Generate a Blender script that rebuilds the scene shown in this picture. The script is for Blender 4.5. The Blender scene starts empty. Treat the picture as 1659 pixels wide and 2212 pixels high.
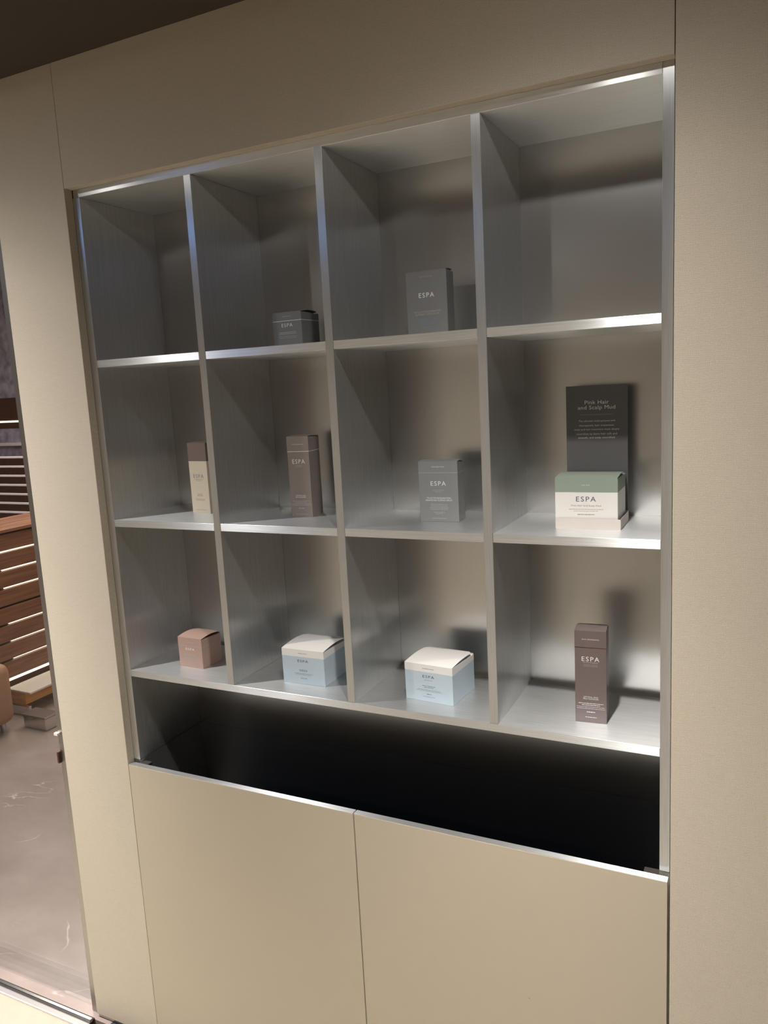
import bpy, bmesh, math, random
from mathutils import Vector, Matrix
random.seed(4)
sc = bpy.context.scene
COL = sc.collection

# ---------------------------------------------------------------- camera
CAM = Vector((1.33928938, -1.30037143, 1.6149))
Rm = Matrix(((0.898739654, -0.022897719, 0.437884378),
             (0.435357632, 0.165611698, -0.884893495),
             (-0.052256733, 0.985925180, 0.158810497)))
cd = bpy.data.cameras.new('camera'); cam = bpy.data.objects.new('camera', cd); COL.objects.link(cam)
cam.matrix_world = Matrix.Translation(CAM) @ Rm.to_4x4()
cd.sensor_fit = 'HORIZONTAL'; cd.sensor_width = 36.0; cd.lens = 1680.98 / 1659 * 36.0
cd.clip_start = 0.02; cd.clip_end = 60
sc.camera = cam

# ---------------------------------------------------------------- world, lights, exposure
w = bpy.data.worlds.new('world'); sc.world = w; w.use_nodes = True
w.node_tree.nodes['Background'].inputs[0].default_value = (1.0, 0.86, 0.70, 1)
w.node_tree.nodes['Background'].inputs[1].default_value = 0.02
sc.view_settings.view_transform = 'Standard'
try: sc.view_settings.look = 'None'
except Exception: pass
sc.view_settings.gamma = 1.0; sc.view_settings.use_curve_mapping = False
sc.view_settings.exposure = 0.19
sc.cycles.max_bounces = 10; sc.cycles.glossy_bounces = 8; sc.cycles.sample_clamp_indirect = 6

CEIL = 2.312
def spot(name, loc, power, col, size=150, blend=1.0, r=0.022, aim=None):
    l = bpy.data.lights.new(name, 'SPOT'); l.energy = power; l.color = col
    l.spot_size = math.radians(size); l.spot_blend = blend; l.shadow_soft_size = r
    o = bpy.data.objects.new(name, l); COL.objects.link(o); o.location = loc
    if aim: o.rotation_euler = (Vector(aim) - Vector(loc)).to_track_quat('-Z', 'Y').to_euler()
    return o
def area(name, loc, power, col, sx, sy, rot=(0, 0, 0)):
    l = bpy.data.lights.new(name, 'AREA'); l.energy = power; l.color = col; l.shape = 'RECTANGLE'
    l.size = sx; l.size_y = sy
    o = bpy.data.objects.new(name, l); COL.objects.link(o); o.location = loc; o.rotation_euler = rot
    return o
WARM = (1.0, 0.92, 0.80); SPOTC = (1.0, 0.975, 0.94)
DL = [(-0.45, -0.56), (1.05, -0.56)]          # downlights over the niche
# photometric distribution of the downlights (angle from the beam axis in degrees, relative intensity)
PROFILE = [(0, 7.5), (8, 7.2), (14, 6.8), (20, 4.6), (25, 2.9), (30, 1.75), (38, 1.0), (46, .58), (57, .27), (66, .10), (74, .035), (90, .010)]
def downlight_lamp(loc, k, col, r=.022):
    o = spot('downlight_beam', loc, 39.5 * k, col, 179, 0.02, r)
    l = o.data; l.use_nodes = True; nt = l.node_tree
    em = [n for n in nt.nodes if n.type == 'EMISSION'][0]
    tc = nt.nodes.new('ShaderNodeTexCoord'); sp = nt.nodes.new('ShaderNodeSeparateXYZ'); nt.links.new(tc.outputs['Normal'], sp.inputs[0])
    def mth(op, a, b=None):
        n = nt.nodes.new('ShaderNodeMath'); n.operation = op; nt.links.new(a, n.inputs[0])
        if b is not None: n.inputs[1].default_value = b
        return n.outputs[0]
    ang = mth('MULTIPLY', mth('ARCCOSINE', mth('MINIMUM', mth('ABSOLUTE', sp.outputs[2]), .99999)), 2 / math.pi)
    fc = nt.nodes.new('ShaderNodeFloatCurve'); c = fc.mapping.curves[0]
    pts = [(d / 90, (math.log10(i) + 2) / 4) for d, i in PROFILE]
    c.points[0].location = pts[0]; c.points[1].location = pts[-1]
    for p in pts[1:-1]: c.points.new(*p)
    for p in c.points: p.handle_type = 'VECTOR'
    fc.mapping.update(); nt.links.new(ang, fc.inputs['Value'])
    e = mth('MULTIPLY', fc.outputs[0], 4.0); e = mth('SUBTRACT', e, 2.0)
    pw = nt.nodes.new('ShaderNodeMath'); pw.operation = 'POWER'; pw.inputs[0].default_value = 10; nt.links.new(e, pw.inputs[1])
    nt.links.new(pw.outputs[0], em.inputs['Strength'])
    return o
DL_POWER = [1.5, 1.05]
for (x, y), pw in zip(DL, DL_POWER):
    downlight_lamp((x, y, CEIL - 0.012), pw, SPOTC)
for x in (-2.5, -1.2, 0.2): downlight_lamp((x, -2.75, CEIL - 0.012), 0.75, SPOTC)  # added lamps: brighten the unseen rear wall that the aluminium reflects
area('cool_ceiling_light', (-0.80, -1.42, CEIL - 0.018), 3.4, (0.20, 0.44, 1.0), .34, .22)
area('lobby_ceiling_light', (-2.2, 2.2, 2.95), 90, (1.0, 0.90, 0.80), 2.6, 2.2)
area('lobby_wash_light', (-3.6, 0.9, 2.6), 40, (0.80, 0.82, 1.0), .8, .8, (0, math.radians(-25), 0))

# ---------------------------------------------------------------- helpers
def srgb(r, g, b):
    f = lambda c: (c / 255 / 12.92) if c / 255 <= 0.04045 else ((c / 255 + 0.055) / 1.055) ** 2.4
    return (f(r), f(g), f(b), 1)
def node(nt, t, **kw):
    n = nt.nodes.new(t)
    for k, v in kw.items(): setattr(n, k, v)
    return n
def mat(name, col, rough=.5, metal=0.0, spec=.5, emit=None, es=0, coat=0):
    m = bpy.data.materials.new(name); m.use_nodes = True
    b = m.node_tree.nodes['Principled BSDF']
    b.inputs['Base Color'].default_value = col; b.inputs['Roughness'].default_value = rough
    b.inputs['Metallic'].default_value = metal; b.inputs['Specular IOR Level'].default_value = spec
    b.inputs['Coat Weight'].default_value = coat
    if emit: b.inputs['Emission Color'].default_value = emit; b.inputs['Emission Strength'].default_value = es
    return m
def mapped(nt, scale, kind='ShaderNodeTexNoise', detail=4, s=1.0):
    tc = node(nt, 'ShaderNodeTexCoord'); mp = node(nt, 'ShaderNodeMapping')
    mp.inputs['Scale'].default_value = scale
    nt.links.new(tc.outputs['Object'], mp.inputs[0])
    n = node(nt, kind); nt.links.new(mp.outputs[0], n.inputs['Vector'])
    n.inputs['Scale'].default_value = s
    if kind == 'ShaderNodeTexNoise': n.inputs['Detail'].default_value = detail
    return n
def ramp(nt, src, p0, c0, p1, c1):
    r = node(nt, 'ShaderNodeValToRGB'); e = r.color_ramp.elements
    e[0].position = p0; e[0].color = c0; e[1].position = p1; e[1].color = c1
    nt.links.new(src, r.inputs[0]); return r
def bump(nt, src, strength, dist):
    b = node(nt, 'ShaderNodeBump'); b.inputs['Strength'].default_value = strength
    b.inputs['Distance'].default_value = dist
    nt.links.new(src, b.inputs['Height'])
    nt.links.new(b.outputs[0], nt.nodes['Principled BSDF'].inputs['Normal']); return b
def brushed(name, base, rough, aniso, tangent, grain, relief=.07, vary=1.0):
    m = mat(name, base, rough, METAL); nt = m.node_tree; b = nt.nodes['Principled BSDF']
    b.inputs['Anisotropic'].default_value = aniso
    t = node(nt, 'ShaderNodeCombineXYZ')
    for i in range(3): t.inputs[i].default_value = tangent[i]
    nt.links.new(t.outputs[0], b.inputs['Tangent'])
    n = mapped(nt, grain, detail=3)
    r = ramp(nt, n.outputs['Fac'], .3, tuple(c * (1 - .12 * vary) for c in base[:3]) + (1,), .7, tuple(min(1, c * (1 + .06 * vary)) for c in base[:3]) + (1,))
    nt.links.new(r.outputs[0], b.inputs['Base Color'])
    mr = node(nt, 'ShaderNodeMapRange'); mr.inputs['To Min'].default_value = rough - .05 * vary; mr.inputs['To Max'].default_value = rough + .06 * vary
    nt.links.new(n.outputs['Fac'], mr.inputs['Value']); nt.links.new(mr.outputs[0], b.inputs['Roughness'])
    if relief: bump(nt, n.outputs['Fac'], relief, .0003)
    return m
ALU = (0.72, 0.72, 0.71, 1); METAL = .86
M = {}
M['alu_v'] = brushed('aluminium_brushed_vertically', ALU, .34, .96, (1, 1, 0), (900, 900, 14))
M['alu_h'] = brushed('aluminium_brushed_lengthways', ALU, .38, .98, (0, 1, 1), (14, 900, 900))
METAL = .80
M['edge_v'] = brushed('aluminium_front_edge_vertical', ALU, .36, .96, (1, 1, 0), (900, 900, 14))
M['edge_h'] = brushed('aluminium_front_edge_horizontal', ALU, .38, .98, (0, 1, 1), (14, 900, 900))
METAL = .86
M['alu_shelf'] = brushed('aluminium_shelf_top', ALU, .36, .8, (0, 1, 1), (14, 900, 900))
METAL = .93
M['alu_back'] = brushed('aluminium_satin_back', (.70, .695, .68, 1), .27, .6, (1, 1, 0), (260, 260, 5), 0, .10)

def laminate(name, col, lo=.89, hi=1.08, weave=1.0):
    m = mat(name, col, .55, 0, .35); nt = m.node_tree; b = nt.nodes['Principled BSDF']
    n1 = mapped(nt, (1, 1, 1), 'ShaderNodeTexWave'); n1.bands_direction = 'X'; n1.inputs['Scale'].default_value = 120
    n1.inputs['Distortion'].default_value = 7; n1.inputs['Detail'].default_value = 2; n1.inputs['Detail Scale'].default_value = 2
    n2 = mapped(nt, (1, 1, 1), 'ShaderNodeTexWave'); n2.bands_direction = 'Z'; n2.inputs['Scale'].default_value = 104
    n2.inputs['Distortion'].default_value = 7; n2.inputs['Detail'].default_value = 2; n2.inputs['Detail Scale'].default_value = 2
    n3 = mapped(nt, (60, 60, 400), detail=3)
    mx = node(nt, 'ShaderNodeMath', operation='ADD'); nt.links.new(n1.outputs['Fac'], mx.inputs[0]); nt.links.new(n2.outputs['Fac'], mx.inputs[1])
    m2 = node(nt, 'ShaderNodeMath', operation='ADD'); nt.links.new(mx.outputs[0], m2.inputs[0]); nt.links.new(n3.outputs['Fac'], m2.inputs[1])
    m3 = node(nt, 'ShaderNodeMath', operation='MULTIPLY'); nt.links.new(m2.outputs[0], m3.inputs[0]); m3.inputs[1].default_value = 1 / 3
    r = ramp(nt, m3.outputs[0], .2, tuple(c * lo for c in col[:3]) + (1,), .8, tuple(c * hi for c in col[:3]) + (1,))
    nt.links.new(r.outputs[0], b.inputs['Base Color'])
    bump(nt, m3.outputs[0], .12 * weave, .0006)
    return m
M['linen'] = laminate('linen_laminate', srgb(193, 181, 163))
M['door'] = mat('taupe_lacquer', srgb(184, 171, 151), .62, 0, .3)
nt = M['door'].node_tree; n = mapped(nt, (300, 300, 300), detail=2); bump(nt, n.outputs['Fac'], .04, .0004)
M['black'] = mat('black_lacquer', (.006, .006, .007, 1), .45, 0, .25)
M['edge_core'] = laminate('panel_edge', srgb(165, 143, 112), .85, 1.05)
M['gapdark'] = mat('shadow_gap_black', (.02, .018, .016, 1), .8)
M['ceiling'] = mat('ceiling_paint', srgb(66, 57, 47), .85)
M['steel'] = mat('polished_steel', (.62, .60, .58, 1), .16, 1.0)
M['jamb'] = mat('brushed_jamb', (.45, .42, .40, 1), .34, 1.0)
M['trimwhite'] = mat('light_trim', srgb(220, 210, 196), .5)

def marble(name, base, dark, vein, rough, vs=1.0):
    m = mat(name, base, rough, 0, .5); nt = m.node_tree; b = nt.nodes['Principled BSDF']
    n = mapped(nt, (2.2 * vs, 3.4 * vs, 2 * vs), detail=7); n.inputs['Roughness'].default_value = .62
    r = ramp(nt, n.outputs['Fac'], .3, dark, .7, base)
    v = mapped(nt, (1.3 * vs, 2.0 * vs, 1), detail=5); v.inputs['Distortion'].default_value = 1.8
    sb = node(nt, 'ShaderNodeMath', operation='SUBTRACT'); nt.links.new(v.outputs['Fac'], sb.inputs[0]); sb.inputs[1].default_value = .5
    ab = node(nt, 'ShaderNodeMath', operation='ABSOLUTE'); nt.links.new(sb.outputs[0], ab.inputs[0])
    rv = ramp(nt, ab.outputs[0], 0.0, (.75, .75, .75, 1), .006, (0, 0, 0, 1))
    # break the veins up
    k = mapped(nt, (3, 3, 3), detail=2); rk = ramp(nt, k.outputs['Fac'], .5, (0, 0, 0, 1), .62, (1, 1, 1, 1))
    mu = node(nt, 'ShaderNodeMath', operation='MULTIPLY'); nt.links.new(rv.outputs[0], mu.inputs[0]); nt.links.new(rk.outputs[0], mu.inputs[1])
    mix = node(nt, 'ShaderNodeMix', data_type='RGBA'); nt.links.new(mu.outputs[0], mix.inputs[0])
    nt.links.new(r.outputs[0], mix.inputs[6]); mix.inputs[7].default_value = vein
    nt.links.new(mix.outputs[2], b.inputs['Base Color'])
    return m
M['marble_far'] = marble('taupe_marble', srgb(158, 143, 135), srgb(130, 114, 106), srgb(225, 210, 196), .22)
M['marble_near'] = marble('beige_marble', srgb(172, 163, 147), srgb(154, 144, 126), srgb(228, 220, 204), .3)
def wood(name, c0, c1, rough=.45):
    m = mat(name, c0, rough, 0, .4); nt = m.node_tree; b = nt.nodes['Principled BSDF']
    n = mapped(nt, (30, 3, 60), detail=6); n.inputs['Distortion'].default_value = .6
    r = ramp(nt, n.outputs['Fac'], .3, c0, .72, c1); nt.links.new(r.outputs[0], b.inputs['Base Color']); return m
M['walnut'] = wood('walnut', srgb(104, 68, 48), srgb(146, 100, 72))
M['walnut_dark'] = wood('dark_walnut', srgb(52, 30, 20), srgb(84, 50, 32))
M['oak'] = wood('oiled_oak', srgb(196, 132, 62), srgb(226, 168, 92))
M['led'] = mat('led_strip', (1, .86, .62, 1), .5, emit=(1, .84, .60, 1), es=2.2)
M['lilac'] = mat('lilac_plaster', srgb(150, 142, 150), .9)
nt = M['lilac'].node_tree; n = mapped(nt, (14, 14, 14), detail=6)
r = ramp(nt, n.outputs['Fac'], .35, srgb(122, 112, 122), .65, srgb(168, 160, 172)); nt.links.new(r.outputs[0], nt.nodes['Principled BSDF'].inputs['Base Color'])
M['rail'] = mat('white_rail', srgb(214, 196, 190), .4)
M['tan'] = mat('tan_leather', srgb(160, 120, 92), .55)
M['bronze'] = mat('bronze_edge', srgb(190, 150, 120), .25, 1.0)
M['lampglass'] = mat('lamp_lens', (1, 1, 1, 1), .4, emit=(1, .93, .83, 1), es=6)
M['bluelens'] = mat('cool_lamp_lens', (1, 1, 1, 1), .4, emit=(.3, .52, 1, 1), es=3)
g = bpy.data.materials.new('clear_glass'); g.use_nodes = True; M['glass'] = g
nt = g.node_tree; nt.nodes.remove(nt.nodes['Principled BSDF']); o_ = nt.nodes['Material Output']
tr = node(nt, 'ShaderNodeBsdfTransparent'); gl = node(nt, 'ShaderNodeBsdfGlossy'); gl.inputs['Roughness'].default_value = .02
lw = node(nt, 'ShaderNodeLayerWeight'); lw.inputs[0].default_value = .5; pwf = node(nt, 'ShaderNodeMath', operation='POWER'); nt.links.new(lw.outputs['Facing'], pwf.inputs[0]); pwf.inputs[1].default_value = 4
fr = node(nt, 'ShaderNodeMath', operation='MULTIPLY_ADD'); nt.links.new(pwf.outputs[0], fr.inputs[0]); fr.inputs[1].default_value = .5; fr.inputs[2].default_value = .04; mx = node(nt, 'ShaderNodeMixShader')
tr.inputs[0].default_value = (.96, .97, .97, 1)
nt.links.new(fr.outputs[0], mx.inputs[0]); nt.links.new(tr.outputs[0], mx.inputs[1]); nt.links.new(gl.outputs[0], mx.inputs[2]); nt.links.new(mx.outputs[0], o_.inputs[0])

def link(name, me, m=None, parent=None):
    me.name = name; o = bpy.data.objects.new(name, me); COL.objects.link(o)
    if m is not None: me.materials.append(m)
    if parent is not None: o.parent = parent
    return o
def bxm(bm, x0, x1, y0, y1, z0, z1, bev=0.0, seg=1):
    v = [bm.verts.new((x, y, z)) for x in (x0, x1) for y in (y0, y1) for z in (z0, z1)]
    fs = [bm.faces.new([v[i] for i in f]) for f in ((0, 1, 3, 2), (4, 6, 7, 5), (0, 4, 5, 1), (2, 3, 7, 6), (0, 2, 6, 4), (1, 5, 7, 3))]
    if bev > 0:
        es = {e for f in fs for e in f.edges}
        bmesh.ops.bevel(bm, geom=list(es), offset=bev, segments=seg, affect='EDGES', profile=.5)
def fin(name, bm, m, parent=None, smooth=False):
    bmesh.ops.recalc_face_normals(bm, faces=bm.faces)
    me = bpy.data.meshes.new(name); bm.to_mesh(me); bm.free()
    if smooth:
        for p in me.polygons: p.use_smooth = True
    return link(name, me, m, parent)
def box(name, x0, x1, y0, y1, z0, z1, m, parent=None, bev=0.0, seg=1):
    bm = bmesh.new(); bxm(bm, x0, x1, y0, y1, z0, z1, bev, seg); return fin(name, bm, m, parent)
def cyl(name, p0, p1, r, m, parent=None, seg=16, r2=None):
    p0, p1 = Vector(p0), Vector(p1); dv = p1 - p0
    bm = bmesh.new(); bmesh.ops.create_cone(bm, cap_ends=True, segments=seg, radius1=r, radius2=r if r2 is None else r2, depth=dv.length)
    bmesh.ops.transform(bm, matrix=Matrix.Translation((p0 + p1) / 2) @ dv.to_track_quat('Z', 'Y').to_matrix().to_4x4(), verts=bm.verts)
    return fin(name, bm, m, parent)
def tag(o, label=None, cat=None, group=None, kind=None):
    if label: o['label'] = label
    if cat: o['category'] = cat
    if group: o['group'] = group
    if kind: o['kind'] = kind
    return o
def empty(name, loc=(0, 0, 0), rz=0):
    o = bpy.data.objects.new(name, None); o.empty_display_size = .05; COL.objects.link(o)
    o.location = loc; o.rotation_euler = (0, 0, rz); return o
def struct(name, label):
    o = empty(name); return tag(o, label, 'room part', kind='structure')

# ---------------------------------------------------------------- dimensions (metres, floor z = 0)
P, T = .30, .0168                       # divider pitch and thickness
X = lambda i, s=0: i * P + s * T / 2
ZT, S1, S2, S3, TS = 2.0483, 1.7048, 1.3469, 0.9882, .0157
ZD, D, YW, TD = 0.7580, .228, -.0216, .0146
XWL, XWR, XL, ZH = -.0101, 1.2113, -.2225, 2.0647

# ---------------------------------------------------------------- the setting
wf = struct('wall_front', 'linen-textured beige laminate wall around the shelving niche'); wf['category'] = 'wall'
box('panel', XL, XWL, YW, .0, .012, CEIL, M['linen'], wf, .0006)
box('panel', XWL + .0005, XWR - .0012, YW, .0, ZH, CEIL, M['linen'], wf, .0006)
box('panel', XWR, XWR + 1.35, YW, .0, .012, CEIL, M['linen'], wf, .0006)
box('backing', XL + .004, XWL - .001, .0005, .26, 0, CEIL, M['gapdark'], wf)
box('backing', X(4, 1) + .001, XWR + 1.35, .0005, .26, 0, CEIL, M['gapdark'], wf)
box('backing', -T / 2 - .0005, X(4, 1) + .0005, .0005, .26, ZT + T + .002, CEIL, M['gapdark'], wf)
box('backing', -T / 2 - .0005, X(4, 1) + .0005, .245, .26, 0, ZT + T, M['gapdark'], wf)
bs = box('baseboard_front', XL + .002, XWR + 1.35, YW + .004, .0004, 0, .0115, M['jamb']); tag(bs, 'recessed metal plinth strip under the beige wall panels', 'baseboard', kind='structure')
jb = empty('door_1'); tag(jb, 'grey metal jamb profile beside the left edge of the beige wall', 'door frame', kind='structure')
box('jamb', XL - .031, XL - .001, YW + .012, .06, 0, CEIL, M['jamb'], jb, .001)
box('strike_plate', XL - .0340, XL - .028, YW + .004, YW + .012, .715, .745, M['walnut_dark'], jb, .0006)
box('strike_plate', XL - .0345, XL - .022, YW + .003, YW + .012, .790, .797, M['rail'], jb, .0006)
wl = box('wall_lobby_side', XL - .001, XL + .003, .26, 3.55, 0, 3.0, M['linen']); tag(wl, 'wall closing the lobby behind the niche', 'wall', kind='structure')
fl = box('floor', -4.2, 2.6, -3.3, -.0665, -.05, 0, M['marble_near']); tag(fl, 'beige marble floor in front of the wall', 'floor', kind='structure')
ff = box('floor_lobby', -6.5, XL + .05, -.030, 3.6, -.05, 0, M['marble_far']); tag(ff, 'taupe veined marble floor of the lobby beyond the glass', 'floor', kind='structure')
fu = box('floor_under_wall', XL + .05, 2.6, -.072, .3, -.05, 0, M['gapdark']); tag(fu, 'floor strip beneath the cabinet wall', 'floor', kind='structure')
ce = box('ceiling', -4.2, 2.6, -3.3, .0, CEIL, CEIL + .05, M['ceiling']); tag(ce, 'dark taupe ceiling above the header', 'ceiling', kind='structure')
c2 = box('ceiling_lobby', -6.5, XL + .05, .0, 3.6, 3.0, 3.05, M['ceiling']); tag(c2, 'higher ceiling of the lobby', 'ceiling', kind='structure')
bh = box('trim_1', -4.2, XL + .05, .0, .03, CEIL, 3.0, M['ceiling']); tag(bh, 'bulkhead between low ceiling and lobby', 'trim', kind='structure')
M['roomwall'] = laminate('room_wall_taupe', srgb(184, 174, 158))
for nm, a in (('wall_rear', (-4.2, 2.6, -3.35, -3.3)), ('wall_right', (2.562, 2.6, -3.3, 0)), ('wall_left', (-4.25, -4.2, -3.3, 0))):
    o = box(nm, *a, 0, CEIL, M['walnut_dark'] if nm == 'wall_right' else M['roomwall']); tag(o, 'plain dark wall of the room, out of view' if nm == 'wall_right' else 'plain taupe wall of the room, out of view', 'wall', kind='structure')
for nm, a in (('wall_lobby_back', (-6.5, XL, 3.55, 3.6)), ('wall_lobby_left', (-6.55, -6.5, 0, 3.55))):
    o = box(nm, *a, 0, 3.0, M['lilac']); tag(o, 'lilac-grey plaster wall of the lobby', 'wall', kind='structure')

# glazed partition to the lobby
gp = empty('glass_partition', (-.24, -.05, 0)); tag(gp, 'clear glass partition on a steel floor rail, left of the beige wall', 'partition')
def pbox(name, x0, x1, y0, y1, z0, z1, m, par, off, bev=0.0):
    return box(name, x0 - off[0], x1 - off[0], y0 - off[1], y1 - off[1], z0 - off[2], z1 - off[2], m, par, bev)
of = (-.24, -.05, 0)
pbox('floor_rail', -4.19, XL - .001, -.0455, -.0365, -.0, .010, M['steel'], gp, of, .001)
pbox('rail_groove', -4.19, XL - .001, -.0365, -.030, -.0, .004, M['gapdark'], gp, of)
pbox('rail_channel', -4.19, XL - .001, -.0635, -.0455, -.0, .003, M['jamb'], gp, of)
pbox('threshold', -4.19, XL - .001, -.0665, -.0635, -.0, .0045, M['trimwhite'], gp, of)
pbox('pane', -4.19, XL - .033, -.0005, .0075, .010, CEIL, M['glass'], gp, of)

# ---------------------------------------------------------------- shelving unit
su = empty('shelving_unit', (0, 0, ZD)); tag(su, 'built-in brushed aluminium shelving with twelve open cubbies', 'shelf')
def sb(name, x0, x1, y0, y1, z0, z1, m, bev=.0005):
    o = pbox(name, x0, x1, y0, y1, z0, z1, M[m], su, (0, 0, ZD), bev)
    if name != 'back_panel':            # the front edge of each sheet is brushed along its length
        o.data.materials.append(M['edge_v' if m == 'alu_v' else 'edge_h'])
        for f in o.data.polygons:
            if f.normal.y < -.7: f.material_index = 1
    return o
sb('side_panel', XWL - .0004, X(0, 1), 0, D, ZD + .004, ZT - .0002, 'alu_v')
sb('side_panel', X(4, -1), X(4, 1), 0, D, ZD + .004, ZT + T, 'alu_v')
sb('top_panel', X(0, -1), X(4, -1) - .0002, 0, D, ZT, ZT + T, 'alu_h')
for i in (1, 2, 3): sb('divider', X(i, -1), X(i, 1), 0, D - .0002, S3 + .0001, ZT - .0001, 'alu_v')
for z in (S1, S2):
    for i in range(4): sb('shelf', X(i, 1) + .0002, X(i + 1, -1) - .0002, .0004, D - .0002, z - TS, z, 'alu_shelf')
sb('bottom_shelf', X(0, 1) + .0002, X(4, -1) - .0002, 0, D - .011, S3 - TS, S3, 'alu_shelf')
sb('back_panel', X(0, -1), X(4, 1), D, D + .004, ZD + .0035, ZT, 'alu_back', 0)

# ---------------------------------------------------------------- base cabinet
bc = empty('base_cabinet', ((XWL + XWR) / 2, 0, 0)); tag(bc, 'flush taupe two-door cabinet below the aluminium shelving', 'cabinet')
ob = ((XWL + XWR) / 2, 0, 0)
XM = 2 * P
for a, b in ((XWL + .0012, XM - .0012), (XM + .0012, XWR - .0042)):
    dr = pbox('door', a, b, YW, YW + TD, .012, ZD - .0012, M['door'], bc, ob, .0004)
    pbox('top_edge', a, b, YW + .0002, YW + TD, ZD - .0012, ZD, M['alu_h'], dr, ob, .0003)
pbox('carcass', X(0, 1) - .0005, X(4, -1) + .0005, .0, D - .001, .02, .30, M['black'], bc, ob)
pbox('inner_side', X(0, -1), X(0, 1), .0, D, .02, ZD + .003, M['alu_v'], bc, ob)
pbox('inner_side', X(4, -1), X(4, 1), .0, D, .02, ZD + .003, M['alu_v'], bc, ob)
pbox('back_panel', X(0, -1), X(4, 1), D, D + .004, .02, ZD + .003, M['alu_back'], bc, ob)
pbox('door_liner', X(0, 1), X(4, -1), YW + TD, YW + TD + .0012, .02, ZD - .0035, M['black'], bc, ob)
pbox('bracket', X(4, -1) - .026, X(4, -1), YW + TD + .0015, .012, ZD - .008, ZD - .002, M['jamb'], bc, ob, .0006)
pbox('bracket', X(0, 1), X(0, 1) + .026, YW + TD + .0015, .012, ZD - .008, ZD - .002, M['jamb'], bc, ob, .0006)
# tiny dent on the right door
dm = cyl('dent', (.960 - ob[0], YW - .0001, .452), (.960 - ob[0], YW + .0004, .452), .0016, M['edge_core'], bc, 10)

# ---------------------------------------------------------------- lettering
def text_mesh(txt, width, height, spacing=1.25):
    c = bpy.data.curves.new('t', 'FONT'); c.body = txt; c.space_character = spacing; c.size = .02; c.resolution_u = 3
    c.align_x = 'CENTER'; c.space_line = .95
    o = bpy.data.objects.new('t', c); COL.objects.link(o)
    dg = bpy.context.evaluated_depsgraph_get(); dg.update()
    me = bpy.data.meshes.new_from_object(o.evaluated_get(dg))
    bpy.data.objects.remove(o); bpy.data.curves.remove(c)
    xs = [v.co.x for v in me.vertices]; ys = [v.co.y for v in me.vertices]
    cx, cy = (min(xs) + max(xs)) / 2, (min(ys) + max(ys)) / 2
    sx = width / (max(xs) - min(xs)); sy = height / (max(ys) - min(ys)) if height else sx
    for v in me.vertices: v.co = ((v.co.x - cx) * sx, 0, (v.co.y - cy) * sy)
    return me
def inkmat(name, rgb, rough=.4): return mat(name, srgb(*rgb), rough)
M['ink_white'] = inkmat('ink_white', (236, 234, 230)); M['ink_dark'] = inkmat('ink_dark', (84, 88, 92))
M['ink_pale'] = inkmat('ink_pale', (170, 168, 165)); M['ink_soft'] = inkmat('ink_soft', (120, 132, 140))
M['ink_tan'] = inkmat('ink_tan', (176, 150, 110))
def letters(name, txt, w_, h_, zc, yf, m, parent, xc=0, spacing=1.25):
    me = text_mesh(txt, w_, h_, spacing)
    for v in me.vertices: v.co += Vector((xc, yf - .00018, zc))
    return link(name, me, m, parent)
def fine(name, lines, yf, m, parent, xc=0, seed=1):
    """rows of print too small to read: word-long dashes, (z, width, height)"""
    rnd = random.Random(seed); bm = bmesh.new()
    for z, w_, h_ in lines:
        x = -w_ / 2
        while x < w_ / 2 - .0008:
            l = min(rnd.uniform(.0018, .006), w_ / 2 - x)
            v = [bm.verts.new((xc + a, yf - .00016, z + b)) for a, b in ((x, -h_ / 2), (x + l, -h_ / 2), (x + l, h_ / 2), (x, h_ / 2))]
            bm.faces.new(v); x += l + .0007
    o = fin(name, bm, m, parent); o['kind'] = 'stuff'; return o

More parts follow.
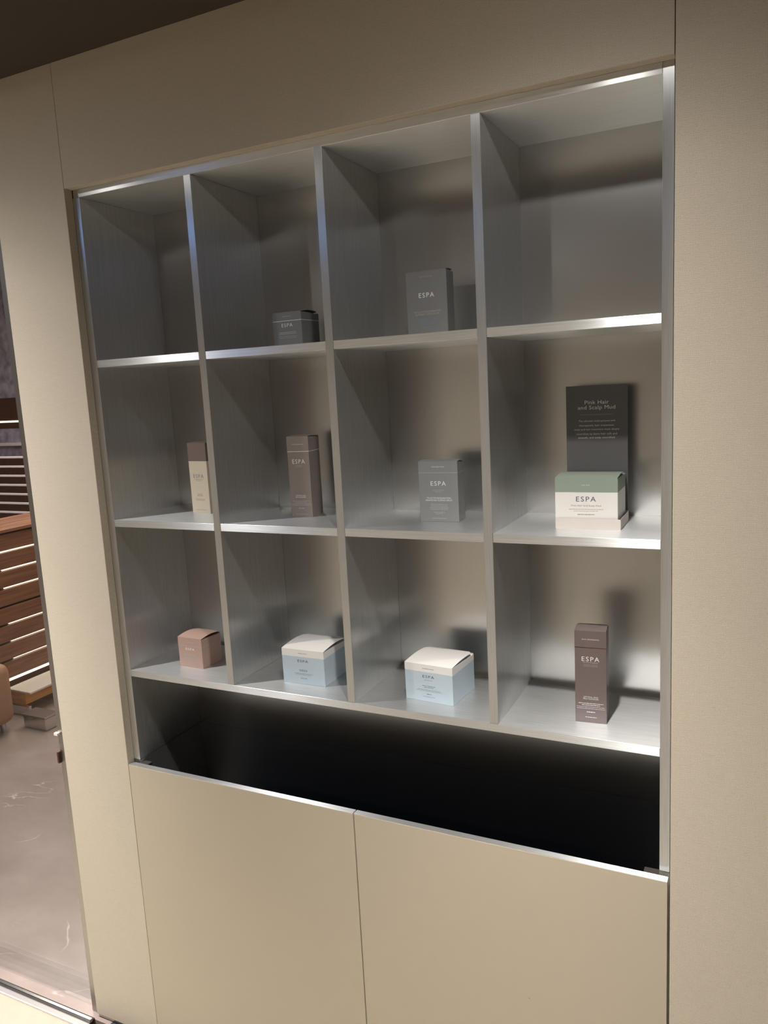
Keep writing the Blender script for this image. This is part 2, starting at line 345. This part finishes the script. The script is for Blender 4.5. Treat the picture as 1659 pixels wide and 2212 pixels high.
# ---------------------------------------------------------------- cartons
def paper(name, rgb, rough=.5, spec=.4):
    m = mat(name, srgb(*rgb), rough, 0, spec); nt = m.node_tree
    n = mapped(nt, (700, 700, 700), detail=2); bump(nt, n.outputs['Fac'], .05, .0002); return m
def carton(label, x, y, z, a, w_, d_, h_, seam, body, lid, logo, ink, line=None, arch=.003, tip=0.0, lift=0.0, floor_z=0.0):
    """x,y is the front left corner of the carton's base; front face looks to -y"""
    a = math.radians(a); u = Vector((math.cos(a), math.sin(a), 0)); n = Vector((-math.sin(a), math.cos(a), 0))
    o = Vector((x, y, z)) + u * w_ / 2 + n * d_ / 2
    r = empty('carton', o, a); tag(r, label, 'box', 'skincare cartons on the aluminium shelves')
    hw, hd = w_ / 2, d_ / 2
    bm = bmesh.new(); bxm(bm, -hw, hw, -hd, hd, 0.0, seam - .0002, .0005); fin('body', bm, body, r)
    # lid: walls whose rim curves down at the back corners, under an arched tuck flap
    bm = bmesh.new(); t = .0006
    zt = h_ - .0012
    N = 8
    def side(xs, th):
        prof = [(-hd, seam)] + [(-hd + d_ * k / N, zt - (.0 if k < N - 1 else .0) - .0028 * math.sin(math.pi * min(1, k / N) / 2) ** 3) for k in range(N + 1)] + [(hd, seam)]
        A = [bm.verts.new((xs, yy, zz)) for yy, zz in prof]; B = [bm.verts.new((xs + th, yy, zz)) for yy, zz in prof]
        bm.faces.new(A); bm.faces.new(B[::-1])
        for i in range(len(A)): j = (i + 1) % len(A); bm.faces.new((A[i], A[j], B[j], B[i]))
    side(-hw, t); side(hw - t, t)
    bxm(bm, -hw + t, hw - t, -hd, -hd + t, seam, h_ - .0004)
    bxm(bm, -hw + t, hw - t, hd - t, hd, seam, zt - .001)
    bxm(bm, -hw + t, hw - t, -hd + t, hd - t, seam, zt - .0045)
    fin('lid', bm, lid, r)
    # flap
    bm = bmesh.new(); ch = .08 * w_; rows = []
    for k in range(N + 1):
        s = k / N; yy = -hd + d_ * s
        zz = h_ - .0005 + arch * math.sin(math.pi * min(1, s)) + lift * s
        ex = hw - .0002 - (ch * max(0, (s - .88) / .12))
        rows.append([bm.verts.new((sx * ex, yy, zz)) for sx in (-1, 1)] + [bm.verts.new((sx * ex, yy, zz + .0005)) for sx in (-1, 1)])
    for p, q in zip(rows, rows[1:]):
        bm.faces.new((p[0], p[1], q[1], q[0])); bm.faces.new((p[2], q[2], q[3], p[3]))
        bm.faces.new((p[0], q[0], q[2], p[2])); bm.faces.new((p[1], p[3], q[3], q[1]))
    bm.faces.new((rows[0][0], rows[0][2], rows[0][3], rows[0][1])); bm.faces.new((rows[-1][0], rows[-1][1], rows[-1][3], rows[-1][2]))
    fin('top_flap', bm, lid, r)
    if line:
        bm = bmesh.new(); bxm(bm, -hw - .00012, hw + .00012, -hd - .00012, hd, seam - .0005, seam + .0005); fin('seam_line', bm, line, r)
    zc, lw, lh = logo
    letters('logo', 'ESPA', lw, lh, zc, -hd, ink, r)
    r['_y'] = -hd
    return r, -hd
def strip(r): 
    if '_y' in r: del r['_y']

p_clay = paper('clay_pink_card', (178, 148, 134)); p_blue = paper('pale_blue_card', (186, 200, 208)); p_white = paper('white_card', (232, 228, 222))
p_cream = paper('cream_card', (222, 208, 184)); p_mauve = paper('mauve_brown_card', (142, 130, 122)); p_plum = paper('plum_brown_card', (112, 98, 95), .38, .6)
p_slate = paper('slate_blue_card', (136, 137, 136), .4, .6); p_navy = paper('dark_slate_card', (122, 121, 119), .4, .6)
p_sage = paper('sage_green_card', (148, 158, 144)); p_sand = paper('pinkish_white_card', (214, 204, 196)); p_cap = paper('taupe_card', (128, 112, 104))

r, yf = carton('small square clay-pink carton with white lettering on the bottom shelf', .1043, .0632, S3, -1.8, .0714, .0684, .0711, .0506, p_clay, p_clay, (.0438, .026, .0058), M['ink_white'], M['ink_pale'], .004)
fine('small_print', [(.0605, .022, .0012), (.0300, .034, .0013), (.0274, .038, .0013), (.0225, .044, .0008), (.0205, .040, .0008), (.0130, .024, .0012), (.0085, .028, .0008)], yf, M['ink_pale'], r, 0, 2)
strip(r)
r, yf = carton('pale blue carton with white lid, half behind the divider, on the bottom shelf', .4022, .0544, S3, .5, .1047, .1044, .0774, .0612, p_blue, p_white, (.0520, .0264, .0056), M['ink_dark'], None, .0045)
fine('small_print', [(.0690, .022, .0009), (.0320, .020, .0011), (.0295, .020, .0011), (.0240, .046, .0006), (.0215, .040, .0006), (.0130, .016, .0011)], yf, M['ink_soft'], r, 0, 3); strip(r)
r, yf = carton('pale blue carton with white lid, fully visible and turned slightly, on the bottom shelf', .6952, .0578, S3, -4.6, .1062, .1026, .0775, .0618, p_blue, p_white, (.0526, .0258, .0054), M['ink_dark'], None, .0035)
fine('small_print', [(.0690, .025, .0009), (.0450, .020, .0006), (.0330, .029, .0011), (.0300, .021, .0011), (.0250, .050, .0006), (.0225, .056, .0006), (.0160, .010, .0016), (.0105, .026, .0007)], yf, M['ink_soft'], r, 0, 4); strip(r)
r, yf = carton('tall plum-brown carton with white lettering on the bottom shelf at the right', 1.0372, .0597, S3, 5.0, .0557, .0440, .1745, .1430, p_plum, p_plum, (.1216, .031, .0086), M['ink_white'], M['walnut_dark'], .0015)
letters('range_name', 'SKIN DEFENDING', .030, .0020, .1585, yf, M['ink_white'], r)
letters('product_name', 'OPTIMAL SKIN\nPRO-CLEANSER', .027, .0060, .0475, yf, M['ink_white'], r, 0, 1.1)
letters('tag_line', 'NATURAL ORIGINS\nLUXURY SKINCARE', .024, .0048, .1095, yf, M['ink_pale'], r)
fine('small_print', [(.1150, .026, .0004), (.0370, .044, .0010), (.0338, .032, .0010), (.0302, .050, .0006), (.0270, .050, .0006), (.0205, .015, .0014), (.0105, .020, .0009)], yf, M['ink_white'], r, 0, 5); strip(r)

# middle row
tr_ = empty('tray', (1.0039 + .0560, .0711 + .0490, S2), math.radians(1.1)); tag(tr_, 'shallow pinkish-white tray under the sage and white carton', 'tray')
bm = bmesh.new(); hw, hd, hh, tt = .0565, .0494, .0186, .0007
bxm(bm, -hw, hw, -hd, hd, 0, tt); fin('base', bm, p_sand, tr_)
for nm, a in (('front_wall', (-hw, hw, -hd, -hd + tt)), ('rear_wall', (-hw, hw, hd - tt, hd)), ('side_wall', (-hw, -hw + tt, -hd + tt, hd - tt)), ('side_wall', (hw - tt, hw, -hd + tt, hd - tt))):
    box(nm, *a, tt, hh, p_sand, tr_)
r, yf = carton('wide white carton with sage green lid sitting in a shallow tray', 1.0030, .0735, S2 + .0009, 1.1, .1090, .0930, .0905, .0650, p_white, p_sage, (.0527, .0345, .0088), M['ink_dark'], None, .003)
letters('range_name', 'ESPA PINK', .014, .0018, .0775, yf, M['ink_white'], r)
letters('product_name', 'Pink Hair and Scalp Mud', .052, .0040, .0405, yf, M['ink_tan'], r, 0, 1.0)
fine('small_print', [(.0345, .060, .0007), (.0312, .044, .0006), (.0250, .030, .0014)], yf, M['ink_tan'], r, 0, 6); strip(r)
# display card behind it
dc = empty('display_card', (1.0575, .1785, S2)); tag(dc, 'upright black information card reading Pink Hair and Scalp Mud', 'sign')
M['card'] = mat('black_acrylic', (.115, .112, .114, 1), .20, 0, .5)
box('panel', -.0560, .0560, -.0012, .0012, 0, .2502, M['card'], dc, .0003)
letters('heading', 'Pink Hair\nand Scalp Mud', .068, .0185, .2135, -.0012, M['ink_white'], dc, 0, 1.05)
fine('divider_line', [(.1965, .058, .0006)], -.0012, M['ink_pale'], dc, 0, 7)
for zz, ww, tx in ((.1845, .066, 'The ultimate multi-purpose and'), (.1762, .064, 'therapeutic hair treatment,'), (.1688, .082, 'scalp and hair treatment mask deeply'), (.1612, .074, 'nourishes to leave hair soft and'), (.1535, .068, 'smooth, and scalp nourished.')):
    letters('body_text', tx, ww, .0044, zz, -.0012, M['ink_white'], dc, 0, 1.05)

r, yf = carton('slate grey carton with white lettering on the middle shelf, third cubby', .7267, .0997, S2, 2.5, .0806, .0400, .1190, .0969, p_slate, p_slate, (.0758, .0312, .0088), M['ink_white'], M['ink_pale'], .002)
letters('range_name', 'AGE-DEFYING', .026, .0024, .1085, yf, M['ink_white'], r)
letters('product_name', 'TRI-ACTIVE REGENERATING\nENHANCING SLEEPING SERUM', .054, .0075, .0447, yf, M['ink_white'], r, 0, 1.05)
fine('small_print', [(.0625, .024, .0010), (.0595, .016, .0010), (.0344, .034, .0015), (.0310, .034, .0015), (.0275, .038, .0015), (.0243, .034, .0015), (.0188, .022, .0014), (.0160, .014, .0012), (.0065, .030, .0014)], yf, M['ink_pale'], r, 0, 8); strip(r)
r, yf = carton('tall mauve-brown carton with white seam line on the middle shelf, second cubby', .4201, .1056, S2, 7.4, .0500, .0568, .1735, .1412, p_mauve, p_mauve, (.1199, .029, .0094), M['ink_white'], M['ink_white'], .0012)
letters('range_name', 'SKIN DEFENDING', .026, .0019, .1565, yf, M['ink_white'], r)
letters('product_name', 'OPTIMAL SKIN\nPRO-CLEANSER', .024, .0062, .0445, yf, M['ink_white'], r, 0, 1.1)
fine('small_print', [(.1110, .018, .0010), (.1085, .014, .0008), (.0345, .042, .0010), (.0312, .026, .0010), (.0285, .044, .0010), (.0255, .044, .0010), (.0185, .014, .0018), (.0062, .026, .0010)], yf, M['ink_pale'], r, 0, 9); strip(r)
# print down its dark right side
fs = fine('side_print', [(.128 - .0035 * i, .030, .0012) for i in range(3)] + [(.105, .006, .006), (.085, .022, .0016), (.078, .020, .0012)], 0, M['ink_soft'], r, 0, 19)
fs.rotation_euler = (0, 0, math.pi / 2); fs.location = (.0250, 0, 0)
r, yf = carton('tall cream carton with taupe cap, partly behind the first divider, on the middle shelf', .1368, .1206, S2, -6.8, .0578, .0500, .1635, .1214, p_cream, p_cap, (.0866, .032, .0086), M['ink_soft'], None, .001)
fine('small_print', [(.0790, .026, .0009), (.0760, .018, .0009), (.0445, .016, .0014), (.0410, .018, .0014), (.0330, .030, .0010), (.0300, .028, .0008), (.0080, .034, .0010)], yf, M['ink_tan'], r, 0, 10); strip(r)

# top row
r, yf = carton('dark slate carton on the top shelf, taller one in the third cubby', .7228, .0900, S1, -.8, .0822, .0345, .1193, .0958, p_navy, p_navy, (.0751, .031, .0086), M['ink_white'], M['ink_soft'], .0015)
letters('range_name', 'AGE-DEFYING', .026, .0024, .1085, yf, M['ink_pale'], r)
letters('product_name', 'TRI-ACTIVE REGENERATING\nNUTRIENT EXFOLIATOR', .056, .0080, .0425, yf, M['ink_pale'], r, 0, 1.05)
fine('small_print', [(.0640, .022, .0012), (.0610, .014, .0012), (.0320, .036, .0016), (.0285, .034, .0016), (.0250, .036, .0016), (.0218, .026, .0016), (.0165, .022, .0018), (.0130, .012, .0016)], yf, M['ink_soft'], r, 0, 11); strip(r)
r, yf = carton('low square dark slate carton on the top shelf in the second cubby', .4177, .0900, S1, -2.4, .0711, .0655, .0707, .0535, p_navy, p_navy, (.0448, .027, .0072), M['ink_white'], M['ink_white'], .0035)
fine('small_print', [(.0625, .022, .0012), (.0305, .040, .0016), (.0275, .044, .0016), (.0225, .046, .0008), (.0195, .042, .0008)], yf, M['ink_pale'], r, 0, 12); strip(r)

# ---------------------------------------------------------------- ceiling lamps
def downlight(x, y, label, lens='lampglass'):
    r = empty('downlight', (x, y, CEIL)); tag(r, label, 'ceiling light', 'recessed ceiling downlights')
    bm = bmesh.new(); N = 24; ring = []
    for k in range(N):
        c, s = math.cos(2 * math.pi * k / N), math.sin(2 * math.pi * k / N)
        ring.append([bm.verts.new((rr * c, rr * s, zz)) for rr, zz in ((.045, 0), (.045, -.004), (.036, -.005), (.034, 0))])
    for k in range(N):
        a_, b_ = ring[k], ring[(k + 1) % N]
        for i in range(3): bm.faces.new((a_[i], b_[i], b_[i + 1], a_[i + 1]))
    fin('bezel', bm, M['steel'], r)
    cyl('lens', (0, 0, -.003), (0, 0, -.0005), .033, M[lens], r, 24)
for (x, y), lb in zip(DL + [(-2.5, -2.75), (-1.2, -2.75), (.2, -2.75)], ('round downlight left of the niche', 'round downlight over the right of the niche', 'added downlight washing the unseen rear wall, farthest left', 'added downlight washing the unseen rear wall, middle one', 'added downlight washing the unseen rear wall, nearest the camera')):
    downlight(x, y, lb)
cl = empty('ceiling_panel_light', (-.80, -1.42, CEIL)); tag(cl, 'small rectangular cool blue ceiling light', 'ceiling light')
box('frame', -.18, .18, -.12, .12, -.008, 0, M['steel'], cl, .001); box('lens', -.17, .17, -.11, .11, -.011, -.008, M['bluelens'], cl)

# ---------------------------------------------------------------- lobby beyond the glass
ck = empty('reception_counter', (-2.30, 1.25, 0)); tag(ck, 'walnut plank counter with glowing gaps seen through the glass', 'counter')
CX, CY, CW, CDp = -2.30, 1.25, .36, 2.1
pz = .098; z = .17; k = 0
box('core', -CW + .03, -.035, .035, CDp, .06, .93, M['walnut_dark'], ck)
while k < 8:
    box('plank', -.022, 0, .012, CDp, z, z + pz - .012, M['walnut'], ck, .001)
    box('plank', -CW, -.0225, 0, .022, z, z + pz - .012, M['walnut'], ck, .001)
    st = .012 if z > .7 else .20
    if k not in (3, 7): box('led_strip', -.033, -.022, st, CDp, z + pz - .011, z + pz - .002, M['led'], ck)
    box('led_strip', -CW, -.06, .0225, .034, z + pz - .011, z + pz - .003, M['led'], ck) if k % 2 == 0 else None
    z += pz; k += 1
box('countertop', -CW - .02, .02, -.02, CDp, z, z + .018, M['walnut'], ck, .002)
box('corner_trim', -.004, .004, -.004, .008, .03, z, M['bronze'], ck)
box('led_strip', -.02, -.008, .10, CDp, .148, .158, M['led'], ck)
box('plinth', -CW + .04, -.05, .05, CDp, 0, .06, M['steel'], ck)
of3 = box('foot_shelf', .02, .16, .10, CDp, .055, .115, M['oak'], ck, .002); of3['label'] = 'lit oak foot shelf'
box('foot_shelf_lip', .02, .20, .10, CDp, .115, .127, M['trimwhite'], ck, .002)
box('foot_bracket', -.02, .20, .08,   .10, .0, .055, M['steel'], ck, .002)

mp_ = empty('metal_box', (-1.93, 1.27, 0)); tag(mp_, 'low polished metal box on the marble floor by the counter', 'metal box')
box('body', -.09, .07, -.04, .04, 0, .065, M['steel'], mp_, .004); box('lid', -.095, .075, -.045, .045, .065, .073, M['jamb'], mp_, .001)

ac = empty('armchair', (-2.19, 1.0, 0)); tag(ac, 'tan leather armchair cut by the left edge of the photo', 'armchair')
bm = bmesh.new(); bxm(bm, -.35, .18, -.20, .20, .05, .36, .05, 4); fin('seat', bm, M['tan'], ac, True)
bm = bmesh.new(); bxm(bm, -.36, -.20, -.22, .22, .25, .68, .05, 4); fin('backrest', bm, M['tan'], ac, True)
for sx in (-.28, .12):
    for sy in (-.15, .15): cyl('leg', (sx, sy, 0), (sx, sy, .08), .012, M['steel'], ac, 12, .016)

sh = empty('slatted_screen', (-4.1, 2.6, 0)); tag(sh, 'screen of thin white horizontal rails behind the walnut counter', 'screen')
for k in range(8): box('rail', -1.1, 1.1, -.01, .01, .768 + k * .0677, .782 + k * .0677, M['rail'], sh, .002)
for xx in (-1.1, .1, 1.09): box('post', xx, xx + .012, .011, .03, 0, 1.26, M['walnut_dark'], sh)
pw_ = empty('wall_panelling', (-4.5, 3.5, 0)); tag(pw_, 'dark walnut wall panelling below lilac plaster in the lobby', 'panelling')
for k in range(8):
    box('panel', -1.9 + k * .7, -1.203 + k * .7, 0, .04, 1.42, 1.69, M['walnut_dark'], pw_, .003)
    box('panel', -1.9 + k * .7, -1.203 + k * .7, 0, .04, 0, 1.17, M['walnut_dark'], pw_, .003)
box('ledge', -1.9, 3.7, .0, .05, 1.17, 1.42, M['lilac'], pw_, .002)
box('shelf_rail', -1.9, 3.7, -.05, 0, 1.27, 1.295, M['rail'], pw_, .002)
box('led_strip', -1.9, .4, -.004, 0, 1.475, 1.490, M['led'], pw_)
